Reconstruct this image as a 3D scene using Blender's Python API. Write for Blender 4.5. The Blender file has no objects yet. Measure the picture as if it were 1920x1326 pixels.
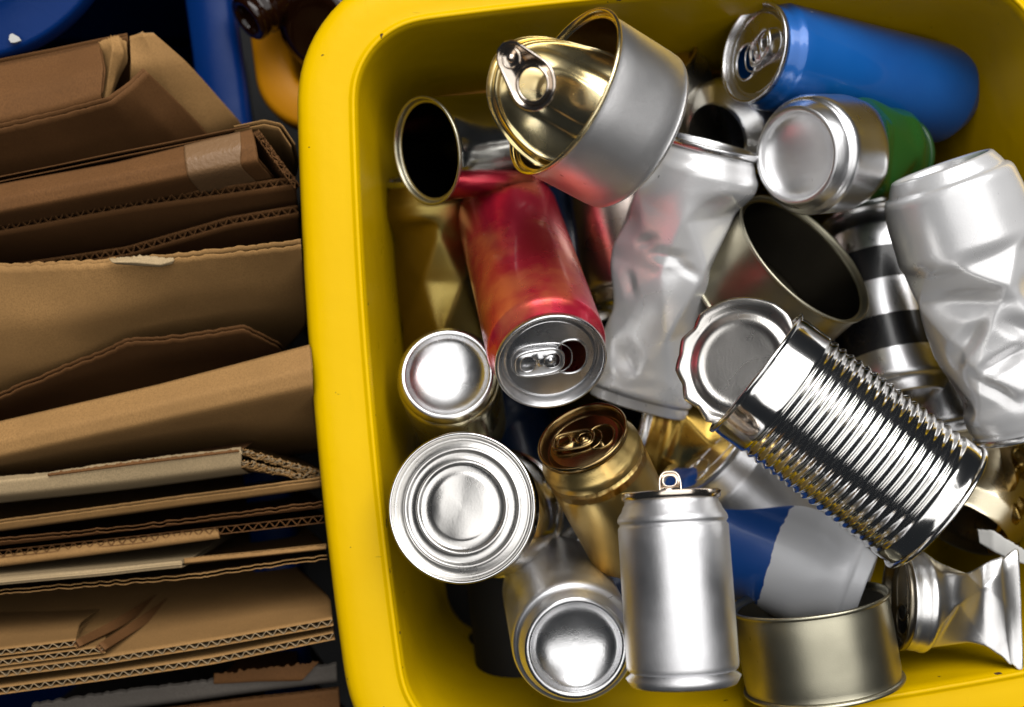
import bpy, bmesh, math, random
from mathutils import Vector, Matrix, noise
PI = math.pi
S = 0.01                      # builders work in centimetres, the scene in metres
sc = bpy.context.scene
COL = sc.collection
# ------------------------------------------------------------------ camera, world, light
H, F = 62.7, 2133.3           # camera height over the bin rim (cm), focal length in photo pixels
cam_d = bpy.data.cameras.new('camera'); cam = bpy.data.objects.new('camera', cam_d); COL.objects.link(cam)
cam.location = (0, 0, H*S); cam.rotation_euler = (0, 0, 0)
cam_d.lens = 40; cam_d.sensor_width = 36; cam_d.clip_start = 0.02; cam_d.clip_end = 50
cam_d.dof.use_dof = True; cam_d.dof.focus_distance = (H-4.5)*S; cam_d.dof.aperture_fstop = 5.0
sc.camera = cam
w = bpy.data.worlds.new("World"); sc.world = w; w.use_nodes = True
w.node_tree.nodes['Background'].inputs[0].default_value = (0.80, 0.88, 1.0, 1)
w.node_tree.nodes['Background'].inputs[1].default_value = 0.02
def area(name, loc, target, sx, sy, power, col):
    d = bpy.data.lights.new(name, 'AREA'); d.shape = 'RECTANGLE'; d.size = sx; d.size_y = sy
    d.energy = power; d.color = col
    o = bpy.data.objects.new(name, d); COL.objects.link(o); o.location = loc
    o.rotation_euler = (Vector(target)-Vector(loc)).to_track_quat('-Z', 'Y').to_euler()
area('window_light', (0.40, 1.45, 1.65), (0.0, 0.0, 0), 2.3, 1.3, 45, (1.0, 0.985, 0.965))
area('ceiling_light', (0.42, 0.25, 2.1), (0.42, 0.25, 0), 3.0, 2.8, 40, (1.0, 0.985, 0.965))
sc.view_settings.view_transform = 'Standard'; sc.view_settings.look = 'None'
sc.view_settings.exposure = 0.0; sc.view_settings.gamma = 1.0
sc.cycles.max_bounces = 10; sc.cycles.diffuse_bounces = 0; sc.cycles.glossy_bounces = 6; sc.cycles.use_denoising = True

# ------------------------------------------------------------------ helpers
def at(px, py, z):            # a photo pixel at height z (cm) -> point in cm
    k = (H-z)/F
    return Vector(((px-960)*k, -(py-663)*k, z))
CAM = Vector((0, 0, H))
def frame(px, py, z, d, t, spin=0):
    P = at(px, py, z); r = (CAM-P).normalized()
    e = Vector((d[0], -d[1], 0)); e = (e - e.dot(r)*r).normalized()
    t = math.radians(t)
    n = (math.cos(t)*r + math.sin(t)*e).normalized()
    Y = (r - r.dot(n)*n).normalized(); X = Y.cross(n)
    M = Matrix((X, Y, n)).transposed()
    return P, M @ Matrix.Rotation(math.radians(spin), 3, 'Z'), n
def put(o, P, M):
    m = M.to_4x4(); m.translation = P*S; o.matrix_world = m
def place_top(o, L, px, py, z, d, t, spin=0):     # the top end (local +Z) shows at the pixel
    P, M, n = frame(px, py, z, d, t, spin); put(o, P-n*L, M)
def place_base(o, px, py, z, d, t, spin=0):       # the base end (local -Z) shows at the pixel
    P, M, n = frame(px, py, z, d, t, spin)
    put(o, P, M @ Matrix.Rotation(PI, 3, 'X'))
def mk(name, verts, faces, mat, parent=None, smooth=True, scale=S):
    me = bpy.data.meshes.new(name)
    me.from_pydata([(v[0]*scale, v[1]*scale, v[2]*scale) for v in verts], [], faces)
    me.polygons.foreach_set('use_smooth', [smooth]*len(me.polygons))
    me.materials.append(mat); me.update()
    o = bpy.data.objects.new(name, me); COL.objects.link(o)
    if parent: o.parent = parent
    return o
def thing(name, label, cat, group=None):
    o = bpy.data.objects.new(name, None); o.empty_display_size = 0.02; COL.objects.link(o)
    o['label'] = label; o['category'] = cat
    if group: o['group'] = group
    return o
def tag(o, label, cat, group=None):
    o['label'] = label; o['category'] = cat
    if group: o['group'] = group
    return o
def resample(prof, step):
    out = [prof[0]]
    for a, b in zip(prof, prof[1:]):
        n = max(1, int(math.hypot(b[0]-a[0], b[1]-a[1])/step))
        for i in range(1, n+1):
            out.append((a[0]+(b[0]-a[0])*i/n, a[1]+(b[1]-a[1])*i/n))
    return out
def lathe(prof, n=96, cap=False):
    v, f = [], []
    for (r, z) in prof:
        for i in range(n):
            a = 2*PI*i/n; v.append(Vector((r*math.cos(a), r*math.sin(a), z)))
    for k in range(len(prof)-1):
        for i in range(n):
            j = (i+1) % n
            f.append((k*n+i, k*n+j, (k+1)*n+j, (k+1)*n+i))
    return v, f
def tube(v, f, pts, r, n=8, closed=False):
    base0 = len(v); m = len(pts)
    for i, p in enumerate(pts):
        a = pts[i-1] if (i or closed) else pts[i]; b = pts[(i+1) % m] if (i < m-1 or closed) else pts[i]
        t = (b-a).normalized(); up = Vector((0, 0, 1)) if abs(t.z) < .9 else Vector((1, 0, 0))
        x = t.cross(up).normalized(); y = x.cross(t)
        for k in range(n):
            q = 2*PI*k/n; v.append(p + x*math.cos(q)*r + y*math.sin(q)*r)
    for i in range(m if closed else m-1):
        j = (i+1) % m
        for k in range(n):
            l = (k+1) % n
            f.append((base0+i*n+k, base0+j*n+k, base0+j*n+l, base0+i*n+l))
def plate(loops, z0, z1):     # flat plate with holes: loops[0] outer, the others holes
    bm = bmesh.new(); ed = []
    for lp in loops:
        vs = [bm.verts.new((p[0], p[1], z1)) for p in lp]
        ed += [bm.edges.new((vs[i], vs[(i+1) % len(vs)])) for i in range(len(vs))]
    bmesh.ops.triangle_fill(bm, edges=ed, use_beauty=True)
    bm.verts.index_update()
    v = [p.co.copy() for p in bm.verts]; f = [tuple(q.index for q in fc.verts) for fc in bm.faces]
    bm.free()
    if z0 is not None:
        m = len(v); v += [Vector((p.x, p.y, z0)) for p in v]
        f += [tuple(q+m for q in reversed(fc)) for fc in f]
        s = 0
        for lp in loops:
            c = len(lp)
            for i in range(c):
                j = (i+1) % c; f.append((s+i, s+j, m+s+j, m+s+i))
            s += c
    return v, f
def oval(cx, cy, a, b, n=40, rot=0, p=2.0):
    out = []
    for i in range(n):
        t = 2*PI*i/n; c, s = math.cos(t), math.sin(t)
        x = a*math.copysign(abs(c)**(2/p), c); y = b*math.copysign(abs(s)**(2/p), s)
        out.append((cx+x*math.cos(rot)-y*math.sin(rot), cy+x*math.sin(rot)+y*math.cos(rot)))
    return out
def lerpkeys(keys, z):
    if z <= keys[0][0]: return keys[0][1]
    for a, b in zip(keys, keys[1:]):
        if z <= b[0]:
            t = (z-a[0])/(b[0]-a[0]); t = t*t*(3-2*t)
            return a[1]+(b[1]-a[1])*t
    return keys[-1][1]

# ------------------------------------------------------------------ materials
def new_mat(name):
    m = bpy.data.materials.new(name); m.use_nodes = True
    nt = m.node_tree; b = nt.nodes['Principled BSDF']
    return m, nt, b
def N(nt, typ, **kw):
    n = nt.nodes.new(typ)
    for k, v in kw.items():
        if k in n.inputs: n.inputs[k].default_value = v
        else: setattr(n, k, v)
    return n
def ramp(nt, src, stops):
    r = nt.nodes.new('ShaderNodeValToRGB'); e = r.color_ramp.elements
    while len(e) < len(stops): e.new(0.5)
    for q, (p, c) in zip(e, stops):
        q.position = p; q.color = (c, c, c, 1) if isinstance(c, (int, float)) else (*c, 1)
    nt.links.new(src, r.inputs[0]); return r
def mix(nt, fac, a, b, blend='MIX'):
    m = nt.nodes.new('ShaderNodeMix'); m.data_type = 'RGBA'; m.blend_type = blend
    for s, v in ((0, fac), (6, a), (7, b)):
        if hasattr(v, 'is_output'): nt.links.new(v, m.inputs[s])
        elif s == 0: m.inputs[0].default_value = v
        else: m.inputs[s].default_value = (*v, 1)
    return m.outputs[2]
def finish(nt, b, coord, scale, bump, rough, rvar, wear=None, brushed=False, big=0.0):
    L = nt.links
    mp = N(nt, 'ShaderNodeMapping'); L.new(coord, mp.inputs[0])
    mp.inputs['Scale'].default_value = (1, 1, .12) if brushed else (1, 1, 1)
    n1 = N(nt, 'ShaderNodeTexNoise', Scale=scale, Detail=6.0); L.new(mp.outputs[0], n1.inputs['Vector'])
    n2 = N(nt, 'ShaderNodeTexNoise', Scale=28.0, Detail=5.0); L.new(coord, n2.inputs['Vector'])
    rr = N(nt, 'ShaderNodeMapRange'); L.new(n2.outputs[0], rr.inputs[0])
    rr.inputs[1].default_value = .3; rr.inputs[2].default_value = .7
    rr.inputs[3].default_value = max(.02, rough-rvar); rr.inputs[4].default_value = rough+rvar
    L.new(rr.outputs[0], b.inputs['Roughness'])
    # fine dents
    n3 = N(nt, 'ShaderNodeTexNoise', Scale=55.0, Detail=2.0); L.new(coord, n3.inputs['Vector'])
    bp0 = N(nt, 'ShaderNodeBump', Strength=big, Distance=.004); L.new(n3.outputs[0], bp0.inputs['Height'])
    bp = N(nt, 'ShaderNodeBump', Strength=bump, Distance=.0005); L.new(n1.outputs[0], bp.inputs['Height'])
    L.new(bp0.outputs[0], bp.inputs['Normal']); L.new(bp.outputs[0], b.inputs['Normal'])
def scratch_mask(nt, coord, dens=.5):
    mp = N(nt, 'ShaderNodeMapping'); nt.links.new(coord, mp.inputs[0])
    mp.inputs['Rotation'].default_value = (.4, .7, .3); mp.inputs['Scale'].default_value = (40, 260, 90)
    n = N(nt, 'ShaderNodeTexNoise', Scale=1.6, Detail=1.0); nt.links.new(mp.outputs[0], n.inputs['Vector'])
    return ramp(nt, n.outputs[0], [(.80-.02*dens, 0.), (.84-.02*dens, 1.)]).outputs[0]
def metal(name, col, rough=.25, rvar=.06, bump=.08, scale=900, brushed=False, big=0.05, tint=None, metallic=1.0, smudge=.25):
    m, nt, b = new_mat(name); tc = N(nt, 'ShaderNodeTexCoord'); co = tc.outputs['Object']
    b.inputs['Metallic'].default_value = metallic
    n = N(nt, 'ShaderNodeTexNoise', Scale=22.0, Detail=7.0); nt.links.new(co, n.inputs['Vector'])
    r = ramp(nt, n.outputs[0], [(.42, 0.), (.7, 1.)])
    base = mix(nt, r.outputs[0], col, tint or tuple(c*(1-smudge) for c in col))
    s = scratch_mask(nt, co, .3)
    nt.links.new(mix(nt, s, base, tuple(min(1, c*.45) for c in col)), b.inputs['Base Color'])
    finish(nt, b, co, scale, bump, rough, rvar, brushed=brushed, big=big)
    return m
def paint(name, col, col2=None, rough=.3, metallic=.0, coat=.4, bump=.1, nscale=12, edge=(.4, .6), big=.03, scr=(.7, .75, .8), scale=900, spec=.5):
    m, nt, b = new_mat(name); tc = N(nt, 'ShaderNodeTexCoord'); co = tc.outputs['Object']
    b.inputs['Metallic'].default_value = metallic
    b.inputs['Coat Weight'].default_value = coat; b.inputs['Coat Roughness'].default_value = .08
    b.inputs['Specular IOR Level'].default_value = spec
    n = N(nt, 'ShaderNodeTexNoise', Scale=float(nscale), Detail=4.0); nt.links.new(co, n.inputs['Vector'])
    r = ramp(nt, n.outputs[0], [(edge[0], 0.), (edge[1], 1.)])
    base = mix(nt, r.outputs[0], col, col2 or tuple(c*.8 for c in col))
    s = scratch_mask(nt, co, 0)
    nt.links.new(mix(nt, s, base, scr), b.inputs['Base Color'])
    finish(nt, b, co, scale, bump, rough, .05, big=big)
    return m
def zsplit(name, stops, axis='Z', wob=.004, rough=.3, metals=None, coat=.3, nscale=30, bump=.08, big=.05):
    """printed bands along a can's axis; stops = [(metres, colour, metallic)]"""
    m, nt, b = new_mat(name); tc = N(nt, 'ShaderNodeTexCoord'); co = tc.outputs['Object']; L = nt.links
    sp = N(nt, 'ShaderNodeSeparateXYZ'); L.new(co, sp.inputs[0])
    n = N(nt, 'ShaderNodeTexNoise', Scale=float(nscale), Detail=3.0); L.new(co, n.inputs['Vector'])
    ma = N(nt, 'ShaderNodeMath', operation='MULTIPLY_ADD'); L.new(n.outputs[0], ma.inputs[0]); ma.inputs[1].default_value = wob*2
    L.new(sp.outputs[axis], ma.inputs[2])
    o = ma.outputs[0]; cur = stops[0][1]; cm = stops[0][2]
    cm = (cm, cm, cm)
    for (zz, c, me) in stops[1:]:
        g = N(nt, 'ShaderNodeMath', operation='GREATER_THAN'); L.new(o, g.inputs[0]); g.inputs[1].default_value = zz+wob
        cur = mix(nt, g.outputs[0], cur, c); cm = mix(nt, g.outputs[0], cm, (me, me, me))
    L.new(cur, b.inputs['Base Color']); L.new(cm, b.inputs['Metallic'])
    b.inputs['Coat Weight'].default_value = coat; b.inputs['Coat Roughness'].default_value = .1
    finish(nt, b, co, 900, bump, rough, .05, big=big)
    return m

M_ALU = metal('aluminium', (.84, .84, .85), .28, .10, smudge=.3)
M_ALUS = metal('aluminium_satin', (.84, .84, .85), .36, .05, bump=.15, scale=1500, big=.02)
M_SILVER = metal('silver_lacquer', (.90, .90, .92), .42, .10, bump=.2, scale=1800, big=.04, smudge=.1)
M_WHITE = paint('white_basecoat', (.88, .875, .88), (.83, .83, .84), rough=.3, metallic=.4, coat=.25, bump=.12, scr=(.4, .4, .4))
M_CHROME = metal('tinplate', (.88, .87, .85), .12, .03, bump=.01, big=.004, smudge=.12)
M_TIN = metal('tin_end', (.82, .80, .77), .29, .06, bump=.1, big=.008, smudge=.15)
M_STEEL = metal('dark_tinplate', (.46, .45, .41), .13, .04, bump=.04, big=.05)
M_OLIVE = metal('olive_lacquer', (.36, .33, .24), .34, .05, bump=.12, scale=1500, big=.02)
M_OLIVE2 = metal('khaki_lacquer', (.52, .49, .37), .36, .05, bump=.12, scale=1500, big=.02)
M_GOLD = metal('gold_lacquer', (.82, .60, .23), .33, .06, bump=.12, scale=1200, big=.05)
M_GOLDLID = metal('gold_lid', (.92, .80, .50), .24, .07, bump=.05, big=.05, tint=(.78, .58, .22))
M_DGOLD = metal('dark_gold', (.30, .20, .06), .25, .05, bump=.1, big=.05)
M_PINK = metal('rose_tin', (.82, .71, .60), .16, .04, bump=.04, big=.02)
M_BLUE = paint('blue_can_paint', (.004, .115, .44), (.003, .09, .37), rough=.34, metallic=.2, coat=.6, bump=.05, spec=.5)
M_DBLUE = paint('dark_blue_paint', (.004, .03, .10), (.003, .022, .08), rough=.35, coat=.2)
M_RED = paint('red_can_paint', (.66, .022, .06), (.86, .19, .09), rough=.27, metallic=.6, coat=.35, nscale=26, edge=(.47, .62), bump=.2, scale=1600)
M_GREY = paint('grey_can_paint', (.10, .105, .115), rough=.4, metallic=.3, coat=.2)
M_TUNA = metal('tuna_silver', (.90, .89, .89), .40, .04, bump=.18, scale=1600, big=.01, smudge=.08)
M_GREEN = zsplit('green_print', [(0, (.80, .80, .81), 1.), (.043, (.014, .10, .018), .2)], wob=.003)
M_STRIPE = zsplit('black_stripes', [(0, (.8, .8, .82), 1.), (.026, (.012, .012, .014), 0.), (.047, (.8, .8, .82), 1.),
                                    (.070, (.012, .012, .014), 0.), (.091, (.8, .8, .82), 1.)], wob=.0003, rough=.3)
M_BLUEWHITE = zsplit('blue_print_torn', [(0, (.80, .81, .84), .1), (.052, (.006, .075, .34), .1)], wob=.004, nscale=70, rough=.42, coat=.15)
M_PAPER = paint('paper', (.62, .61, .58), rough=.8, coat=0, bump=.3, spec=.2)
M_BLACK = paint('black_inside', (.01, .01, .01), rough=.5, coat=0)

def bin_mat(name, col, col2, rough=.33, chips=True, lip=False):
    m, nt, b = new_mat(name); tc = N(nt, 'ShaderNodeTexCoord'); co = tc.outputs['Object']; L = nt.links
    n = N(nt, 'ShaderNodeTexNoise', Scale=7.0, Detail=5.0); L.new(co, n.inputs['Vector'])
    r = ramp(nt, n.outputs[0], [(.35, 0.), (.65, 1.)]); base = mix(nt, r.outputs[0], col, col2)
    # rubbed dirt and small chips
    n2 = N(nt, 'ShaderNodeTexNoise', Scale=120.0, Detail=3.0); L.new(co, n2.inputs['Vector'])
    c1 = ramp(nt, n2.outputs[0], [(.745, 0.), (.765, 1.)])
    if chips: base = mix(nt, c1.outputs[0], base, (.09, .045, .02))
    if chips:     # rubbed grey-brown scuffs
        mp = N(nt, 'ShaderNodeMapping'); L.new(co, mp.inputs[0]); mp.inputs['Scale'].default_value = (1, .35, 1); mp.inputs['Rotation'].default_value = (0, 0, .5)
        n4 = N(nt, 'ShaderNodeTexNoise', Scale=34.0, Detail=9.0, Roughness=.72); L.new(mp.outputs[0], n4.inputs['Vector'])
        base = mix(nt, ramp(nt, n4.outputs[0], [(.60, 0.), (.80, .55)]).outputs[0], base, tuple(c*.62 for c in col2))
    if lip:       # paint chipped off along the inner lip
        sp = N(nt, 'ShaderNodeSeparateXYZ'); L.new(co, sp.inputs[0])
        mr = N(nt, 'ShaderNodeMapRange'); L.new(sp.outputs['Z'], mr.inputs[0]); mr.inputs[1].default_value = -.012; mr.inputs[2].default_value = .0
        n5 = N(nt, 'ShaderNodeTexNoise', Scale=95.0, Detail=5.0); L.new(co, n5.inputs['Vector'])
        ad = N(nt, 'ShaderNodeMath', operation='MULTIPLY_ADD'); L.new(mr.outputs[0], ad.inputs[0]); ad.inputs[1].default_value = .10; L.new(n5.outputs[0], ad.inputs[2])
        base = mix(nt, ramp(nt, ad.outputs[0], [(.755, 0.), (.77, 1.)]).outputs[0], base, (.10, .055, .03))
    s = scratch_mask(nt, co, -.1)
    base = mix(nt, s, base, tuple(c*.6 for c in col))
    L.new(base, b.inputs['Base Color'])
    b.inputs['Specular IOR Level'].default_value = .12
    finish(nt, b, co, 700, .12, rough, .08, big=.10)
    return m
M_YELLOW = bin_mat('yellow_paint', (.89, .555, .0), (.86, .52, .0))
M_YLIP = bin_mat('yellow_paint_worn', (.89, .555, .0), (.86, .52, .0), lip=True)
M_YSHADE = bin_mat('shaded_yellow_plastic', (.62, .25, .004), (.56, .22, .004), chips=False)  # a yellow bin in shade; the shade is put into the colour
M_BBIN = bin_mat('blue_plastic', (.002, .028, .15), (.002, .022, .12), chips=False)
def card(name, col, dark=.8):
    m, nt, b = new_mat(name); tc = N(nt, 'ShaderNodeTexCoord'); co = tc.outputs['Object']; L = nt.links
    mp = N(nt, 'ShaderNodeMapping'); L.new(co, mp.inputs[0]); mp.inputs['Scale'].default_value = (1, .55, 1)
    n = N(nt, 'ShaderNodeTexNoise', Scale=1300.0, Detail=4.0); L.new(mp.outputs[0], n.inputs['Vector'])
    n2 = N(nt, 'ShaderNodeTexNoise', Scale=26.0, Detail=6.0); L.new(co, n2.inputs['Vector'])
    a = mix(nt, ramp(nt, n2.outputs[0], [(.35, 0.), (.7, 1.)]).outputs[0], col, tuple(c*dark for c in col))
    a = mix(nt, ramp(nt, n.outputs[0], [(.4, 0.), (.66, 1.)]).outputs[0], a, tuple(c*.72 for c in col))
    L.new(a, b.inputs['Base Color'])
    b.inputs['Roughness'].default_value = .78; b.inputs['Specular IOR Level'].default_value = .25
    # faint flute lines and fibre
    bp0 = N(nt, 'ShaderNodeBump', Strength=.25, Distance=.002); L.new(n2.outputs[0], bp0.inputs['Height'])
    bp = N(nt, 'ShaderNodeBump', Strength=.35, Distance=.0003); L.new(n.outputs[0], bp.inputs['Height'])
    L.new(bp0.outputs[0], bp.inputs['Normal']); L.new(bp.outputs[0], b.inputs['Normal'])
    return m
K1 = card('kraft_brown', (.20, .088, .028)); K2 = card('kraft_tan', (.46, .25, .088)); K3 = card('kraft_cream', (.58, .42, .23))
K4 = card('kraft_grey', (.19, .165, .14)); KF = card('flute_paper', (.46, .33, .19))
def glass_mat():
    m, nt, b = new_mat('brown_glass')
    b.inputs['Base Color'].default_value = (.02, .006, .002, 1); b.inputs['Roughness'].default_value = .04
    b.inputs['Transmission Weight'].default_value = .35; b.inputs['IOR'].default_value = 1.5
    return m
M_GLASS = glass_mat()
def tape_mat():
    m, nt, b = new_mat('packing_tape'); tc = N(nt, 'ShaderNodeTexCoord')
    b.inputs['Base Color'].default_value = (.25, .14, .065, 1); b.inputs['Roughness'].default_value = .42
    n = N(nt, 'ShaderNodeTexNoise', Scale=420.0, Detail=3.0); nt.links.new(tc.outputs['Object'], n.inputs['Vector'])
    bp = N(nt, 'ShaderNodeBump', Strength=.6, Distance=.0008); nt.links.new(n.outputs[0], bp.inputs['Height']); nt.links.new(bp.outputs[0], b.inputs['Normal'])
    return m
M_TAPE = tape_mat()

# ------------------------------------------------------------------ bins
def rounded_outline(corners, r, bulge, z):
    """corners: photo pixels at rim height, clockwise in the picture. -> [(point, outward normal)]"""
    C = [at(x, y, z).to_2d() for x, y in corners]; n = len(C); pts = []
    for i in range(n):
        p0, p, p1 = C[i-1], C[i], C[(i+1) % n]
        a = (p0-p).normalized(); b = (p1-p).normalized()
        ang = math.acos(a.dot(b)); d = r/math.tan(ang/2)
        s, e = p+a*d, p+b*d
        c = p+(a+b).normalized()*(r/math.sin(ang/2))
        a0 = math.atan2(s.y-c.y, s.x-c.x); a1 = math.atan2(e.y-c.y, e.x-c.x)
        da = (a1-a0+PI) % (2*PI)-PI
        for k in range(17): pts.append(Vector((c.x+r*math.cos(a0+da*k/16), c.y+r*math.sin(a0+da*k/16))))
        q0 = C[(i+1) % n]; nx = C[(i+2) % n]
        a2 = (p-q0).normalized(); b2 = (nx-q0).normalized(); d2 = r/math.tan(math.acos(a2.dot(b2))/2)
        e2 = q0+a2*d2; dirv = (e2-e); nrm = Vector((-dirv.y, dirv.x)).normalized()
        for k in range(1, 40):
            t = k/40; pts.append(e+dirv*t+nrm*bulge*4*t*(1-t))
    m = len(pts)
    for _ in range(3): pts = [(pts[i-1]+pts[i]*2+pts[(i+1) % m])/4 for i in range(m)]
    out = []
    for i in range(m):
        t = pts[(i+1) % m]-pts[i-1]; out.append((pts[i], Vector((-t.y, t.x)).normalized()))
    return out
def bin_shell(outline, prof, zoff, closed_end=True, wob=0.0):
    v, f = [], []; n = len(outline)
    for (off, z) in prof:
        for i, (p, nr) in enumerate(outline):
            q = p+nr*off
            dz = wob*noise.noise(Vector((q.x*.12, q.y*.12, z*.1)))
            v.append(Vector((q.x, q.y, z+zoff+dz)))
    for k in range(len(prof)-1):
        for i in range(n):
            j = (i+1) % n; f.append((k*n+i, (k+1)*n+i, (k+1)*n+j, k*n+j))
    if closed_end: f.append(tuple(range((len(prof)-1)*n, len(prof)*n)))
    return v, f
yb = thing('yellow_bin', 'bright yellow painted bin full of empty metal cans', 'bin')
out = rounded_outline([(655, 50), (1936, -42), (2056, 1238), (768, 1404)], 4.3, .45, 0)
v, f = bin_shell(out, [(.02, .02), (-.06, -.12), (-.10, -.5), (-.22, -1.6), (-.4, -4), (-.7, -9), (-1.0, -15), (-1.2, -22), (-1.8, -52),
                       (-2.4, -54), (-4.2, -55)], 0)
mk('inner_wall', v, f, M_YLIP, yb)
v, f = bin_shell(out, [(3.2, -4.2), (3.35, -4.0), (3.42, -3.0), (3.42, -1.4), (3.38, -.8), (3.25, -.38), (3.0, -.12), (2.6, .02), (1.8, .10), (.9, .08),
                       (.46, .03), (.36, .05), (.26, .16), (.14, .20), (.05, .15), (.02, .02)], 0, False, wob=.12)
mk('rim', v, f, M_YELLOW, yb)
v, f = bin_shell(out, [(.3, -.35), (.15, -4), (-.5, -12), (-1.0, -27), (-1.6, -53), (-3.9, -56)], 0)
mk('outer_wall', v, f, M_YELLOW, yb)

# blue bin that holds the cardboard (its top is below the yellow rim)
bb = thing('blue_bin', 'dark blue bin holding the folded cardboard beside the yellow bin', 'bin')
out = rounded_outline([(-950, -170), (322, -215), (520, 1500), (-850, 1570)], 5.5, .3, -12)
v, f = bin_shell(out, [(2.9, -1.8), (2.9, -.5), (2.5, -.1), (.1, .05), (-.1, -.2), (-.6, -6), (-1.6, -17), (-2.4, -26), (-3.0, -27)], -12)
mk('inner_wall', v, f, M_BBIN, bb)
v, f = bin_shell(out, [(.8, -1.0), (.2, -6), (-1.2, -20), (-2.0, -27.2), (-2.6, -27.6)], -12)
mk('outer_wall', v, f, M_BBIN, bb)
# a second blue container, only one rounded corner of its lid shows
lid = thing('blue_container', 'rounded corner of a glossy blue container at the upper left', 'container')
out = rounded_outline([(-1400, -900), (235, -900), (215, 70), (-1400, 330)], 9.0, .3, -2)
v, f = bin_shell(out, [(-.5, -1.6), (-.1, -1.55), (0, -1.2), (0, -.3), (-.1, -.08), (-.3, 0), (-2.2, .15), (-2.5, .5), (-2.8, .6), (-6, .7)], -2, True)
mk('lid', v, f, M_BBIN, lid)
pts = [(18, 75), (20, 66), (25, 64), (36, 70), (41, 77), (30, 81), (22, 81)]
b3 = [at(x, y, -1.75) for x, y in pts]; c = sum(b3, Vector())/len(b3)
vv, ff = plate([[(p.x-c.x, p.y-c.y) for p in b3]], 0, .12)
o = mk('paper_scrap', vv, ff, M_PAPER, None, False); o.location = c*S
tag(o, 'tiny white torn scrap lying on the blue container corner', 'scrap')
# third bin, yellow with shade painted in as orange, with brown bottles
ob = thing('orange_bin', 'shaded orange yellow bin with brown glass bottles in the back', 'bin')
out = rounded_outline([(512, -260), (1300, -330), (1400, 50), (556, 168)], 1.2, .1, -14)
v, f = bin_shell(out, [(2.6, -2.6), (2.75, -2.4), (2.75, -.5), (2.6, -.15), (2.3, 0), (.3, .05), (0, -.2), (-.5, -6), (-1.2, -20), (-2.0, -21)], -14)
mk('shell', v, f, M_YSHADE, ob)

# ------------------------------------------------------------------ cans
def tri(x): x = x % 1.0; return 1-4*abs(x-.5)        # -1..1 triangle wave
def buckle(p, R, n, dz, z0, z1, amp, seed, e=.22, mixk=.8):
    """folds the wall into flat triangular facets (diamond buckling)"""
    x, y, z = p; r = math.hypot(x, y)
    win = max(0, min(1, (z-z0)/1.6, (z1-z)/1.6))
    if win <= 0 or r < 1e-3: return Vector(p)
    dp = 2*PI/n
    def node(k, j):
        k = k % n; h = random.Random(seed*7919+j*131+k)
        a = (k+.5*(j % 2)+h.uniform(-.3, .3))*dp; s_ = -1 if (j+k) % 2 else 1
        rr = R*(1-amp*(h.uniform(.15, 1) if s_ < 0 else h.uniform(-.12, .25)))
        return Vector((rr*math.cos(a), rr*math.sin(a), z0+j*dz+h.uniform(-.34, .34)*dz))
    def ev(a, zz):
        w_ = (zz-z0)/dz; j = math.floor(w_); t = w_-j; u = a/dp; oj = .5*(j % 2)
        if j % 2 == 0:
            q = u-oj-.5*t; k = math.floor(q); f = q-k
            if f+t < 1: return node(k, j)*(1-f-t)+node(k+1, j)*f+node(k, j+1)*t
            return node(k+1, j+1)*(f+t-1)+node(k+1, j)*(1-t)+node(k, j+1)*(1-f)
        q = u-oj+.5*t; k = math.floor(q); f = q-k        # next row's nodes sit half a step lower
        # in skewed coordinates row j node k <-> row j+1 node k (angles k+.5 and k)
        if f > t: return node(k, j)*(1-f)+node(k+1, j)*(f-t)+node(k+1, j+1)*t
        return node(k, j)*(1-t)+node(k, j+1)*(t-f)+node(k+1, j+1)*f
    a = math.atan2(y, x)
    c = (ev(a, z)*2+ev(a+e/R, z)+ev(a-e/R, z)+ev(a, z+e)+ev(a, z-e)+ev(a+e*1.8/R, z+e)+ev(a-e*1.8/R, z-e))/8
    c = Vector((c.x*r/R, c.y*r/R, c.z)); win = win*win*(3-2*win)*mixk
    return Vector(p).lerp(c, win)
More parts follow.
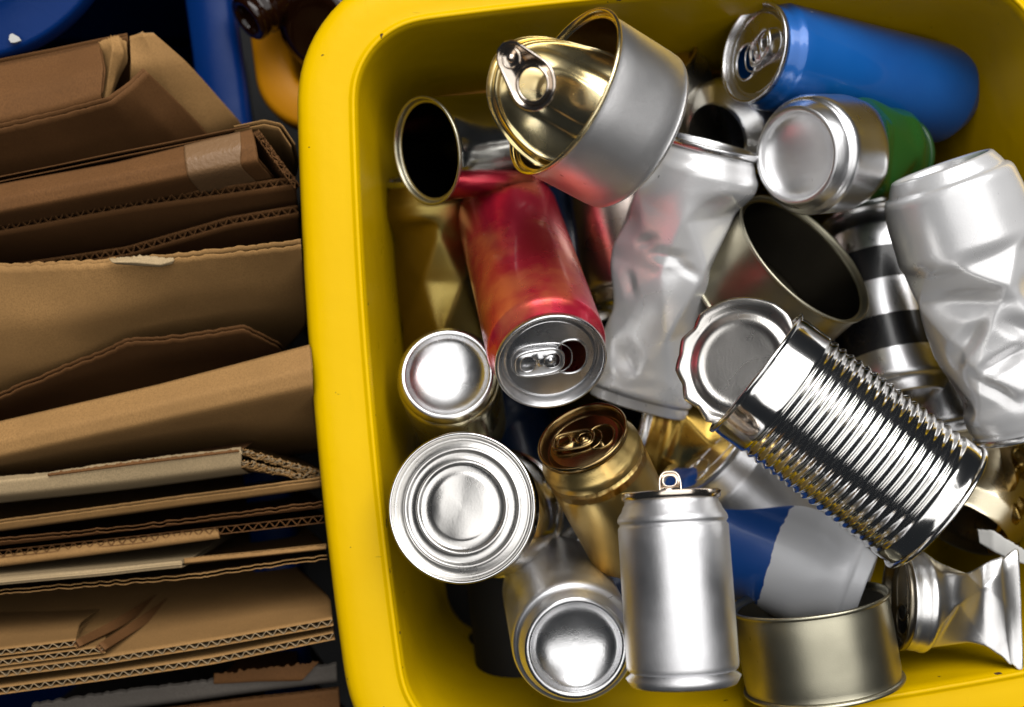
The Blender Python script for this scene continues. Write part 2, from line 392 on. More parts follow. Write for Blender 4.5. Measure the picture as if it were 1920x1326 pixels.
def crush_fn(flat=None, sx=None, ox=None, oy=None, planes=(), balls=(), facets=(), dents=(), buckles=()):
    """flat: keys z->scale of local y; sx: keys z->scale of local x; ox/oy: keys z->axis shift;
    planes: (phi, z, dist, tilt, z0, z1, k); balls: (phi, z, out, r, sz); facets: (amp, z0, z1, freq, seed)"""
    fl = []
    for (amp, z0, z1, freq, seed) in facets:
        rnd = random.Random(seed)
        fl.append((amp, z0, z1, [(rnd.uniform(-1, 1)*freq, rnd.uniform(-1, 1)*freq, rnd.uniform(-1, 1)*freq, rnd.random(), rnd.uniform(.4, 1)) for _ in range(5)]))
    def fn(p):
        for bk in buckles: p = buckle(p, *bk)
        x, y, z = p
        for (amp, z0, z1, ws) in fl:
            if z0 < z < z1:
                win = min(1, (z-z0)/1.2, (z1-z)/1.2); q = Vector((x, y, z)); r = math.hypot(x, y) or 1
                d = 0
                for (a, b, c, ph, wt) in ws: d += wt*tri(q.x*a+q.y*b+q.z*c+ph)
                d = d/len(ws)*amp*win
                x -= x/r*(d+amp*.3*win); y -= y/r*(d+amp*.3*win); z += d*.3
        for (phi, dz, A, hu, hv, rot) in dents:      # diamond buckles: u along the can, v round it
            r = math.hypot(x, y) or 1e-4; a = math.atan2(y, x)-math.radians(phi); a = (a+PI) % (2*PI)-PI
            vv = a*r; uu = z-dz; c, s_ = math.cos(math.radians(rot)), math.sin(math.radians(rot))
            u2 = uu*c-vv*s_; v2 = uu*s_+vv*c
            du = 1-math.sqrt((u2/hu)**2+.0006)
            if abs(v2) < hv and du > -.2:
                d = .5*(du+math.sqrt(du*du+.0012))*math.cos(v2/hv*PI/2)**1.4
                x -= x/r*A*d; y -= y/r*A*d
        for (phi, pz, dist, tilt, z0, z1, k) in planes:
            win = min(1, max(0, (z-z0)/.8), max(0, (z1-z)/.8)); win = win*win*(3-2*win)
            if win <= 0: continue
            a = math.radians(phi); t = math.radians(tilt)
            n = Vector((math.cos(a)*math.cos(t), math.sin(a)*math.cos(t), math.sin(t)))
            d = Vector((x-math.cos(a)*dist, y-math.sin(a)*dist, z-pz)).dot(n)
            s = .12; ds = .5*(d+math.sqrt(d*d+s*s)) - (.0 if d > -1 else 0)
            if d > -1:
                fade = min(1, (d+1))
                q = Vector((x, y, z)) - n*(k*ds*win*fade); x, y, z = q
        for (phi, bz, outd, r, szz) in balls:
            a = math.radians(phi); c = Vector((math.cos(a)*outd, math.sin(a)*outd, bz))
            q = Vector((x-c.x, y-c.y, (z-c.z)/szz)); l = q.length
            if l < r:
                q = q*(r/max(l, 1e-4)); nx, ny, nz = c.x+q.x, c.y+q.y, c.z+q.z*szz
                x, y, z = nx, ny, z*.5+nz*.5
        if flat: y *= lerpkeys(flat, z)
        if sx: x *= lerpkeys(sx, z)
        if ox: x += lerpkeys(ox, z)
        if oy: y += lerpkeys(oy, z)
        return Vector((x, y, z))
    return fn
def arc(cx, cz, r, a0, a1, n=6):
    return [(cx+r*math.cos(math.radians(a0+(a1-a0)*i/n)), cz+r*math.sin(math.radians(a0+(a1-a0)*i/n))) for i in range(n+1)]
def drink_can(label, D=6.6, L=16.8, rl=2.75, body=None, base=None, lidm=None, crush=None, opened=True, spin_lid=0, tab_up=0,
              group='empty drinks cans in the yellow bin', lid=True, beads=(), rbf=.755, n=112, tab=True, step=None, neckmat=None, name='drinks_can', tabk=1.0):
    R = D/2; body = body or M_SILVER; base = base or M_ALU; lidm = lidm or M_ALU; k = D/6.6
    t = thing(name, label, 'can', group)
    fn = crush or (lambda p: p)
    step = step or (.14 if crush else .6)
    n = 168 if crush else n
    rb = R*rbf
    bp = [(.001, 1.05*k)]+[(rb*.93*math.sin(a*PI/2/12), .16*k+.89*k*math.cos(a*PI/2/12)) for a in range(1, 13)]
    bp += [(rb*.95, .07*k), (rb*.98, .015), (rb*1.01, 0), (rb*1.04, .02*k), (rb*1.07, .09*k)]
    v, f = lathe(bp, n); mk('base', [fn(p) for p in v], f, base, t)
    wall = [(rb*1.07, .09*k), (rb*1.10, .22*k), (rb*1.16, .52*k)]+[(R-.32*k+.32*k*math.sin(a*PI/8), 1.25*k-.45*k*math.cos(a*PI/8)) for a in range(0, 5)]
    zs = L-.42
    neck0 = L-1.55*k-.1
    for (zz, dp, wd) in beads:
        wall += [(R, zz-wd), (R-dp*.5, zz-wd*.5), (R-dp, zz), (R-dp*.5, zz+wd*.5), (R, zz+wd)]
    wall += [(R, neck0), (R-.02*k, neck0+.12*k), (R-.10*k, neck0+.28*k), (R-.28*k, neck0+.55*k), (rl+.10, zs-.28), (rl+.02, zs-.16), (rl, zs)]
    v, f = lathe(resample(wall, step), n); mk('body', [fn(p) for p in v], f, body, t)
    if lid:
        sm = [(rl, zs), (rl+.11, zs+.03)]+arc(rl+.07, L-.10, .10, 0, 150, 7)+[(rl-.06, L-.2), (rl-.12, L-.52), (rl-.18, L-.66), (rl-.25, L-.70), (rl-.33, L-.66), (rl-.40, L-.46), (rl-.46, L-.42)]
        v, f = lathe(sm, n); mk('rim', [fn(p) for p in v], f, lidm, t)
        rp = rl-.46; zp = L-.42; ca = math.radians(spin_lid)
        def rz(p): return Vector((p[0]*math.cos(ca)-p[1]*math.sin(ca), p[0]*math.sin(ca)+p[1]*math.cos(ca), p[2]))
        outer = [(rp*math.cos(2*PI*i/n), rp*math.sin(2*PI*i/n)) for i in range(n)]
        q = rl/2.75
        hole = oval(1.08*q, 0, .80*q, .98*q, 48, 0, 2.2)
        v, f = plate([outer]+([hole] if opened else []), None, zp)
        bd = [Vector((x, y, zp+.01)) for x, y in oval(1.08*q, 0, .89*q, 1.07*q, 48, 0, 2.2)]; tube(v, f, bd, .055, 8, True)
        bd = [Vector((x, y, zp)) for x, y in oval(-.45*q, 0, 1.60*q, 1.0*q, 48, 0, 2.6)]; tube(v, f, bd, .045, 8, True)
        mk('lid', [fn(rz(p)) for p in v], f, lidm, t)
        if opened:   # the pushed-in tongue under the opening
            vv, ff = plate([oval(0, 0, .72*q, .88*q, 32, 0, 2.2)], -.03, 0)
            rot = Matrix.Rotation(math.radians(68), 3, 'Y')
            mk('tongue', [fn(rz(rot @ Vector((p.x+.75*q, p.y, p.z))+Vector((.33*q, 0, zp-.05)))) for p in vv], ff, lidm, t)
        if tab:
            so = oval(-.62*q, 0, 1.30*q, .78*q, 48, 0, 3.0); fh = oval(-1.22*q, 0, .42*q, .50*q, 32, 0, 2.4)
            sl = oval(.08*q, 0, .44*q, .47*q, 32, 0, 2.2)
            vv, ff = plate([so, fh, sl], 0, .06)
            for lp, r in ((so, .075), (fh, .06), (sl, .035)): tube(vv, ff, [Vector((x, y, .04)) for x, y in lp], r, 8, True)
            a2 = len(vv); pv, pf = plate([oval(.0*q, 0, .36*q, .30*q, 24)], -.05, .0); vv += pv; ff += [tuple(i+a2 for i in fc) for fc in pf]
            rot = Matrix.Rotation(math.radians(tab_up), 3, 'Y')
            tb = mk('tab', [fn(rz(rot @ (p*tabk)+Vector((0, 0, zp+.13)))) for p in vv], ff, lidm, t)
            hv = [(.001, zp+.26), (.10*q, zp+.25), (.17*q, zp+.19), (.19*q, zp+.02)]
            v, f = lathe(hv, 20); mk('rivet', [fn(p) for p in v], f, lidm, tb)
    return t

def food_tin(label, D, L, mat_out, mat_in=None, mat_end=None, open_top=True, ribs=None, end='bead', crush=None, group='empty food tins in the yellow bin', n=128, rimmat=None, base_seam=True):
    t = thing('food_tin', label, 'tin', group); R = D/2; fn = crush or (lambda p: p)
    rimmat = rimmat or mat_out; mat_end = mat_end or mat_out
    wall = [(R-.02, .28), (R-.05, .38)]
    if ribs:
        z0, z1, cnt, dp = ribs
        wall += [(R, .6), (R, z0-.1)]
        for i in range(cnt*10+1):
            z = z0+(z1-z0)*i/(cnt*10); wall.append((R-dp*.5*(1-math.cos(2*PI*i/10)), z))
        wall += [(R, z1+.1), (R, L-.5)]
    else: wall += [(R, .6), (R, L-.5)]
    wall += [(R-.03, L-.30), (R-.02, L-.24)]
    v, f = lathe(resample(wall, .14 if crush else .8), n); mk('body', [fn(p) for p in v], f, mat_out, t)
    # inner lacquered skin a hair inside the wall
    iw = [(max(.02, r-.035), z) for r, z in wall]
    v, f = lathe(resample(iw, .3 if crush else 1.5), n)
    f = [tuple(reversed(q)) for q in f]; mk('lining', [fn(p) for p in v], f, mat_in or mat_out, t)
    def seam(z, s, name):
        pr = [(R-.03, z-s*.26), (R+.10, z-s*.22), (R+.14, z-s*.12)]+[(R+.05+.09*math.cos(a), z-s*.09+s*.09*math.sin(a)) for a in (0, .5, 1.0, 1.57, 2.1, 2.7)]+[(R-.07, z-s*.14), (R-.09, z-s*.30)]
        v, f = lathe(pr, n); return mk(name, [fn(p) for p in v], f, rimmat, t)
    seam(L, 1, 'rim')
    if base_seam: seam(0, -1, 'rim')
    else:
        v, f = lathe(resample([(R*.9, .0), (R-.3, .02), (R-.14, .08), (R-.05, .18), (R-.02, .28)], .05), n); mk('base_edge', [fn(p) for p in v], f, mat_out, t)
    def endp(z, s, nm):
        pr = [(R-.09, z-s*.30), (R-.13, z-s*.36), (R-.20, z-s*.40), (R-.28, z-s*.38), (R-.36, z-s*.28)]
        if end == 'bead':
            for rr in (.80, .62):
                r0 = R*rr
                pr += [(r0+.16, z-s*.27), (r0+.10, z-s*.22), (r0+.02, z-s*.16), (r0-.06, z-s*.22), (r0-.14, z-s*.30), (r0-.20, z-s*.34)]
            pr += [(R*.47, z-s*.34), (R*.45, z-s*.30), (R*.42, z-s*.29), (.001, z-s*.27)]
        else:
            r0 = R*.72; pr += [(r0+.1, z-s*.28), (r0, z-s*.22), (r0-.1, z-s*.28), (.001, z-s*.28)]
        v, f = lathe(resample(pr, .5), n)
        for p in v:
            if math.hypot(p.x, p.y) < R*.44: p.z += .10*noise.noise(Vector((p.x*.5+3, p.y*.5, 1.7)))
        return mk(nm, [fn(p) for p in v], f, mat_end, t)
    endp(0, -1, 'base')
    if not open_top: endp(L, 1, 'end')
    else:         # the ledge left where the end was cut out
        v, f = lathe([(R-.09, L-.30), (R-.14, L-.38), (R-.24, L-.40), (R-.27, L-.34)], n); mk('ledge', [fn(p) for p in v], f, rimmat, t)
    return t

# -- C blue can, upper right
o = drink_can('glossy blue drinks can lying in the upper right corner of the bin', D=6.15, body=M_BLUE, rl=2.72, spin_lid=305, tab_up=14, L=15.8)
place_top(o, 15.8, 1410, 98, -2.4, (-.97, -.22), 54)
# -- J red can
o = drink_can('metallic red drinks can with open lid facing up in the middle', body=M_RED, D=6.25, rl=2.72, spin_lid=-13, tab_up=4)
place_top(o, 16.8, 1034, 682, 5.0, (.28, .95), 37)
# -- Q mini silver can standing tab out
o = drink_can('short satin silver can lying flat with its ring tab sticking out', D=5.3, L=9.1, rl=2.25, rbf=.88, tabk=.8, body=M_SILVER, lidm=M_PINK, spin_lid=90, tab_up=78,
              beads=((7.55, .10, .16),))
place_top(o, 9.1, 1257, 921, 7.6, (-.07, -1), 92)
# -- R silver can base up bottom
o = drink_can('silver can standing upside down beside the short silver can', D=6.6, L=12.2, body=M_SILVER, opened=False, tab=False)
place_base(o, 1081, 1216, 4.2, (.30, .9), 20)
# -- N silver base can left
o = drink_can('silver can with a bright domed base beside the red can lid', D=5.9, L=11.5, rl=2.3, rbf=.84, body=metal('pale_gold_can', (.80, .74, .50), .28, big=.03), opened=False, tab=False)
place_base(o, 838, 700, -1.5, (-.25, -.9), 19)
# -- P gold mini can
o = drink_can('open gold drinks can with dark lid below the red can', D=5.5, L=9.2, rl=2.35, body=M_GOLD, base=M_GOLD, lidm=metal('bronze_lid', (.36, .25, .11), .22), spin_lid=160, tab_up=5,
              beads=((7.35, .12, .16), (6.95, .10, .16)))
place_top(o, 9.2, 1090, 816, 3.0, (-.45, -.89), 52)
# -- D silver green can
cf = crush_fn(buckles=[(3.3, 6, 2.6, 3.6, 11.5, .24, 5, .25)], dents=[(150, 6.5, .9, 1.2, 2.6, 20), (100, 8.0, .7, 1.2, 2.4, -15)], flat=[(4, 1.0), (9, .8), (12, .55)], sx=[(0, 1), (6, 1), (9, .88), (12, .7)])
o = drink_can('crumpled can, silver base end, green printed far half, under the blue can', L=11.6, lidm=paint('dark_green_rim', (.012, .06, .014), rough=.4, coat=.2), body=M_GREEN, crush=cf, base=M_ALUS, opened=False, tab=False)
place_base(o, 1490, 292, 0.6, (-.93, .04), 36, 20)
# -- E long crumpled silver can, centre
cf = crush_fn(buckles=[(3.3, 5, 4.2, .9, 14.4, .16, 14, .2)], dents=[(88, 9.9, .25, .55, 1.5, 8), (112, 9.4, .22, .45, 1.1, -24), (60, 10.3, .2, .5, 1.0, 30), (15, 11.2, .3, 1.6, 1.8, 15),
                     (20, 5.8, .3, 2.2, 2.0, -15), (70, 3.0, .45, 1.2, 1.8, -35), (120, 13.4, .25, .8, 1.5, 12), (50, 7.6, .22, .6, 1.2, -50)],
              flat=[(0, .30), (2.5, .50), (9, .75), (14, .95), (15.4, 1)],
              sx=[(0, 1.12), (1.4, .98), (3, .98), (6, 1.04), (9, 1.08), (11.5, 1.08), (14, 1.04), (15.2, 1.0)], ox=[(0, -.1), (3, .25), (12.5, .5), (15, 0)])
o = drink_can('long white silver crumpled can leaning down the centre of the bin', body=M_WHITE, crush=cf, base=M_ALU, rl=2.75, opened=True, spin_lid=100, tab=False, L=16.4)
place_top(o, 16.4, 1330, 268, -2.2, (.27, -.96), 86)
# -- H crumpled silver can, right
cf = crush_fn(buckles=[(3.45, 5, 3.2, 4.2, 14.8, .18, 31, .12)],
              dents=[(-85, 7.4, .40, .9, 2.8, -12), (-60, 9.2, .5, .7, 2.2, 38), (-115, 9.4, .5, .7, 2.0, -40), (-88, 10.8, .6, .6, 2.2, 14), (-150, 8.0, .5, 1.2, 2, -20), (-70, 12.2, .45, .6, 1.8, -45), (-105, 13.0, .4, .6, 1.6, 30)],
              flat=[(0, 1), (6, .95), (10, .78), (15.6, .62)], sx=[(0, .98), (3, 1.06), (7, 1.12), (10, 1.04), (13, .98), (15.6, 1.02)])
o = drink_can('big white silver can crumpled in its lower half at the right wall', D=6.9, L=15.6, body=M_WHITE, base=M_WHITE, crush=cf, opened=False, tab=False, rl=2.85)
place_base(o, 1764, 312, 1.0, (-.32, -.95), 86)
# -- G striped can
o = drink_can('silver can with two printed black bands behind the ribbed tin', body=M_STRIPE, opened=False, tab=False, L=12.2)
place_base(o, 1696, 752, -7.0, (.22, .97), 76)
# -- AB can behind the tuna tin
o = drink_can('silver can with gold rim half hidden behind the ring pull tin', body=metal('champagne_can', (.70, .66, .56), .3, big=.03), lidm=M_GOLD, L=14, opened=False, tab=False)
place_top(o, 14, 1222, 112, -9.5, (-.30, -.9), 62)
# -- AC grey can
o = drink_can('dark grey can with open silver end behind the green printed can', body=zsplit('grey_with_bare_neck', [(0, (.16, .165, .18), .3), (.101, (.78, .78, .78), 1.)], wob=.0003), L=12.2, lid=False, rl=2.1)
place_top(o, 12.2, 1335, 262, -7.5, (-.85, .45), 42)
# -- K dark blue, L brown silver
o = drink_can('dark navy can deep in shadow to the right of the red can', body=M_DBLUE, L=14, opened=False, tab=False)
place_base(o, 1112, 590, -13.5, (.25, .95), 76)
o = drink_can('dull silver can deep between the navy can and the long crumpled can', body=metal('rose_silver', (.50, .42, .38), .3), L=12, opened=False, tab=False)
place_base(o, 1190, 570, -9.5, (.12, .95), 80)
# -- M gold crushed left
cf = crush_fn(buckles=[(3.3, 6, 3.0, 1.0, 12, .28, 3)], flat=[(0, .7), (13, .8)])
o = drink_can('dull gold crushed can pressed against the left wall of the bin', body=metal('olive_gold', (.36, .27, .08), .32), base=M_GOLD, crush=cf, L=14, opened=False, tab=False)
place_top(o, 14, 805, 330, -9.0, (-.12, -1), 84)
# -- Z gold crushed below long can
cf = crush_fn(buckles=[(3.3, 7, 1.8, .8, 9.2, .45, 9)], flat=[(0, .55), (10, .6)])
o = drink_can('crumpled gold can showing under the foot of the long crumpled can', body=metal('deep_gold', (.48, .31, .07), .3), base=M_GOLD, crush=cf, L=10.5, opened=False, tab=False)
place_top(o, 10.5, 1205, 790, -8.5, (-.95, -.25), 86)
# -- U grey white can
o = drink_can('matt grey can with narrow neck under the open ribbed tin', body=metal('matt_silver', (.62, .62, .64), .38), L=12, opened=False, tab=False)
place_top(o, 12, 1322, 850, -5.5, (-.72, -.70), 68)
# -- T blue/white torn can in khaki tin
cf = crush_fn(dents=[(90, 6.2, .35, .7, 2.4, 35), (70, 8.0, .3, .7, 1.8, -30)], flat=[(0, .8), (3, 1), (12, 1)],
              sx=[(0, .80), (1.2, .80), (3.6, 1.02), (12, 1.0)])
o = drink_can('dented can, half bright blue print half bare grey, in the khaki tin', body=M_BLUEWHITE, base=M_BLUEWHITE, crush=cf, L=13, opened=False, tab=False)
place_base(o, 1622, 1108, -2.6, (.90, .36), 88)
# -- V pinched silver can, lower right
cf = crush_fn(buckles=[(3.1, 5, 2.3, -.4, 5.6, .42, 17, .05, 1.0)], flat=[(0, .10), (2, .32), (4.5, .85), (6, 1), (10, 1)],
              sx=[(0, 1.35), (1.3, 1.10), (3.2, .84), (4.8, .84), (6, .96), (10, 1)])
o = drink_can('silver can pinched flat at its far end, in the lower right corner', body=metal('foil_silver', (.86, .85, .84), .34, big=.03), crush=cf, L=6.9, lid=True, opened=True, tab=False, lidm=metal('brown_inside', (.25, .22, .17), .3), D=6.2, rl=2.72)
place_top(o, 6.9, 1678, 1125, -1.0, (-1, -.06), 74)
# -- W white gold can right
o = drink_can('pale gold can with a bare end under the ribbed tin base', body=metal('pale_gold_satin', (.74, .66, .48), .3), L=11.5, lid=False)
place_top(o, 11.5, 1800, 1000, -6.5, (-.35, .75), 62)
# -- AA dark silver can
o = drink_can('dull dark silver can wedged beneath the right crumpled can', body=metal('dull_silver', (.42, .42, .43), .25), L=11, opened=False, tab=False, D=5.3, rl=2.2)
place_base(o, 1790, 830, -6.5, (.25, .9), 74)
# -- deep blue can
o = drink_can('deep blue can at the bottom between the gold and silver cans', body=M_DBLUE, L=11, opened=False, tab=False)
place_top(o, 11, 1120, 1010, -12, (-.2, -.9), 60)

# -- cans added at the bottom; near-black paint stands in for shade in the gaps
M_GAPSHADE = paint('gap_shade_black', (.007, .007, .007), rough=.7, coat=0, spec=.3)  # deep shade of the gaps put into the paint colour
fill = [('added shade-black can deep against the bottom wall under the short silver can', 1180, 1215, -16, (.95, -.15), 86, M_GAPSHADE, 11),
        ('added shade-black can deep beside the upside down can in the lower left gap', 960, 1010, -13, (-.1, -.9), 87, M_GAPSHADE, 13),
        ('added shade-black can lying deep at the lower left wall of the bin', 800, 1010, -24, (-.12, -.9), 84, M_GAPSHADE, 14),
        ('added shade-black can deepest in the gap below the closed ringed tin', 880, 1010, -23, (-.12, -.9), 84, M_GAPSHADE, 15),
        ('added dark navy can filling shade deep below the silver cans at the bottom wall', 1130, 1150, -22, (.9, .1), 84, M_DBLUE, 15),
        ('added grey can filling shade deep under the upside down can', 1010, 1050, -18, (-.9, .2), 84, M_GREY, 12)]
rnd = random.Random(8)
for i in range(22):  # added layer that hides the lit floor, dark in place of shade
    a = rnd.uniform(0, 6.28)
    fill.append(('added dark can filling the shaded bottom layer under the other cans', 830+(i % 6)*150+rnd.uniform(-30, 30), 330+(i//6)*200+rnd.uniform(-30, 30), -27-rnd.uniform(0, 5), (math.cos(a), math.sin(a)), 84,
                 (M_GAPSHADE, M_DBLUE, M_GAPSHADE)[i % 3], 13))
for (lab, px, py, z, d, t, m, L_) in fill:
    o = drink_can(lab, body=m, L=L_, opened=False, tab=False, lidm=m, base=m, n=48, group='added dark cans filling the shaded bottom of the bin'); place_top(o, L_, px, py, z, d, t)
# -- food tins
o = food_tin('closed silver tin with ringed end facing up at the left wall', 7.6, 11, M_CHROME, mat_end=M_TIN, open_top=False, ribs=(2.2, 8.8, 11, .10))
place_top(o, 11, 864, 951, 3.4, (-.85, -.12), 13)
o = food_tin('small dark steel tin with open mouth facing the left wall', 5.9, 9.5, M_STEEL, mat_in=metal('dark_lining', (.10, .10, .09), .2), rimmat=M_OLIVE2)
place_top(o, 9.5, 797, 284, -2.0, (-.98, .12), 53)
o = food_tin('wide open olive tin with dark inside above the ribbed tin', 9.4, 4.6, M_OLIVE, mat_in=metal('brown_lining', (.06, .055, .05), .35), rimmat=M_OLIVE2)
place_top(o, 4.6, 1512, 480, -3.5, (.73, -.68), 66)
o = food_tin('low khaki tin at the bottom wall with a dented can in it', 8.4, 4.8, M_OLIVE2, mat_in=metal('khaki_lining', (.25, .23, .18), .35))
place_top(o, 4.8, 1516, 1122, 0.4, (-.17, -.98), 78)
# ribbed tin with its lid bent open
o = food_tin('shiny ribbed tin with its jagged lid bent open at the right', 7.3, 11.2, M_CHROME, ribs=(1.1, 9.3, 17, .15), rimmat=M_CHROME)
ribbed = o; place_top(o, 11.2, 1414, 697, 4.6, (-.80, -.60), 87)
def jag_lid():
    rnd = random.Random(4); nr, na = 26, 150; v, f = [], []; R = 3.35
    teeth = [1+.11*(rnd.random()-.55) if i % 2 else 1.03 for i in range(26)]
    def hgt(r):
        z = 0
        for c, wd, h in ((.93, .05, .12), (.80, .04, -.10), (.66, .05, .09)):
            z += h*math.exp(-((r-c)/wd)**2)
        return z
    v.append(Vector((0, 0, 0)))
    for i in range(1, nr+1):
        for k in range(na):
            a = 2*PI*k/na; q = a/(2*PI)*26; i0 = int(q) % 26; fr = q-int(q)
            e = teeth[i0]*(1-fr)+teeth[(i0+1) % 26]*fr
            r = i/nr; rr = R*r*(1+(e-1)*max(0, (r-.8)/.2)); z = hgt(r)
            if r > .9: z += (e-1)*3.0*(r-.9)/.1
            x = rr*math.cos(a); y = rr*math.sin(a)
            z += .05*noise.noise(Vector((x*.6, y*.6, 0)))*r+.02*x*x*.5
            v.append(Vector((x, y, z)))
    for k in range(na): f.append((0, 1+k, 1+(k+1) % na))
    for i in range(nr-1):
        for k in range(na):
            j = (k+1) % na; f.append((1+i*na+k, 1+(i+1)*na+k, 1+(i+1)*na+j, 1+i*na+j))
    m = len(v); v += [p-Vector((0, 0, .03)) for p in v]; f += [tuple(q+m for q in reversed(fc)) for fc in f]
    e0 = 1+(nr-1)*na
    for k in range(na): j = (k+1) % na; f.append((e0+k, m+e0+k, m+e0+j, e0+j))
    return v, f
v, f = jag_lid()
lidm = mk('lid', v, f, metal('matt_tin_lid', (.82, .79, .75), .28, .04, bump=.1, big=.004))
P, M, n = frame(1389, 682, 4.4, (-.80, -.45), 17); put(lidm, P, M)
bpy.context.view_layer.update()
mw = lidm.matrix_world.copy(); lidm.parent = ribbed; lidm.matrix_parent_inverse = ribbed.matrix_world.inverted(); lidm.matrix_world = mw
# hinge strip left between lid and rim
# ring pull tin with peeled lid
tuna = food_tin('silver fish tin with its gold ring pull lid peeled back, upper middle', 8.5, 4.6, M_TUNA, mat_in=M_DGOLD, rimmat=M_GOLDLID, end='flat', base_seam=False, mat_end=M_TUNA)
place_top(tuna, 4.6, 1052, 170, 7.6, (-.868, -.497), 66)
bpy.context.view_layer.update()
def peeled_lid():
    """disc in the lid's own plane; x points to the ring-pull end, hinge at -x; curls up and over"""
    nr, na = 44, 140; v, f = [], []; R = 3.7
    def shape(x, y, z):
        # bend about the y axis: s measured from the hinge
        s = x+R; k = 1/7.5; s0 = 1.5
        a = max(0, s-s0)*k
        if s <= s0: bx, bz, nx, nz = s, 0, 0, 1
        else:
            bx = s0+math.sin(a)/k; bz = (1-math.cos(a))/k; nx, nz = -math.sin(a), math.cos(a)
        p = Vector((bx+nx*z, y, bz+nz*z)); q = -y-.2+.25*x
        if q > 0:                       # the upper part is rolled back
            r_ = 2.6; a = q/r_; p = Vector((p.x, y+q-math.sin(a)*(r_), p.z-(1-math.cos(a))*r_))
        elif q < -.6: p.z -= .11*(q+.6)**2
        return p
    def hgt(x, y):
        r = math.hypot(x, y)/R; z = .15*math.exp(-((r-.87)/.03)**2)-.12*math.exp(-((r-.94)/.03)**2)
        u = abs(y)/1.5+abs(x+.3)/3.4        # raised panel outline
        q = (abs(y)/1.55)**4+((x+.2)/2.7)**4
        z += .16/(1+math.exp(min(30, (q-1)*7)))+.10/(1+math.exp(min(30, ((abs(y)/.9)**4+((x+.6)/1.7)**4-1)*7))); z += .45*noise.noise(Vector((x*.4, y*.4, 2))); return z
    v.append(shape(0, 0, hgt(0, 0)))
    for i in range(1, nr+1):
        for k in range(na):
            a = 2*PI*k/na; x = R*i/nr*math.cos(a); y = R*i/nr*math.sin(a); v.append(shape(x, y, hgt(x, y)))
    for k in range(na): f.append((0, 1+k, 1+(k+1) % na))
    for i in range(nr-1):
        for k in range(na):
            j = (k+1) % na; f.append((1+i*na+k, 1+(i+1)*na+k, 1+(i+1)*na+j, 1+i*na+j))
    return v, f, shape
v, f, shp = peeled_lid()
pl = mk('lid', v, f, M_GOLDLID, tuna)
# lid local frame inside the tin: hinge on the lower right of the rim
def lid_frame(ang, lift, L, R):
    a = math.radians(ang); hx, hy = math.cos(a)*R, math.sin(a)*R
    X = Vector((-math.cos(a), -math.sin(a), 0)); Z = Vector((0, 0, 1)); Y = Z.cross(X)
    r = Matrix.Rotation(math.radians(-lift), 3, Y); X = r @ X; Z = r @ Z
    m = Matrix((X, Y, Z)).transposed().to_4x4(); m.translation = Vector((hx, hy, L-1.9))*S
    return m
LF = lid_frame(90, 33, 4.6, 3.9); pl.matrix_local = LF
# ring pull: a nose with rivet and a ring
ring_o, ring_i = oval(1.45, 0, 1.12, 1.12, 48), oval(1.50, 0, .80, .80, 48)
ol = []
for i in range(60):
    a = 2*PI*i/60; x = 1.45+1.15*math.cos(a); y = 1.15*math.sin(a)
    if x < 1.2:
        k = (1.2-x)/.9; k = min(1, k); x = 1.2-k*2.0; y = math.copysign(1.12-(1.12-.62)*k, y) if abs(y) > .35 else y*1.2
    ol.append((x, y))
ol = [(1.45+1.15*math.cos(a), 1.15*math.sin(a)) for a in [math.radians(q) for q in range(-110, 111, 10)]]
ol += [(.1, .80), (-.35, .66), (-.62, .48), (-.78, .2), (-.80, 0), (-.78, -.2), (-.62, -.48), (-.35, -.66), (.1, -.80)]
vv, ff = plate([ol, ring_i], 0, .07)
tube(vv, ff, [Vector((x, y, .04)) for x, y in ol], .10, 8, True); tube(vv, ff, [Vector((x, y, .04)) for x, y in ring_i], .09, 8, True)
tube(vv, ff, [Vector((x, y, .07)) for x, y in oval(-.08, 0, .46, .46, 32)], .05, 8, True)
a2 = len(vv); hv, hf = lathe([(.001, .22), (.12, .20), (.2, .12), (.23, .0)], 20); vv += [p+Vector((-.12, 0, .03)) for p in hv]; ff += [tuple(i+a2 for i in fc) for fc in hf]
rp = mk('ring_pull', vv, ff, M_PINK)
P, M, n = frame(962, 112, 11.2, (-.2, -.5), 18)
X = (at(1022, 185, 11.6)-P).normalized(); Zr = (CAM-P).normalized(); Zr = (Zr-Zr.dot(X)*X).normalized()
Zr = (Matrix.Rotation(math.radians(24), 3, X) @ Zr); put(rp, P, Matrix((X, Zr.cross(X), Zr)).transposed())
bpy.context.view_layer.update()
mw = rp.matrix_world.copy(); rp.parent = tuna; rp.matrix_parent_inverse = tuna.matrix_world.inverted(); rp.matrix_world = mw

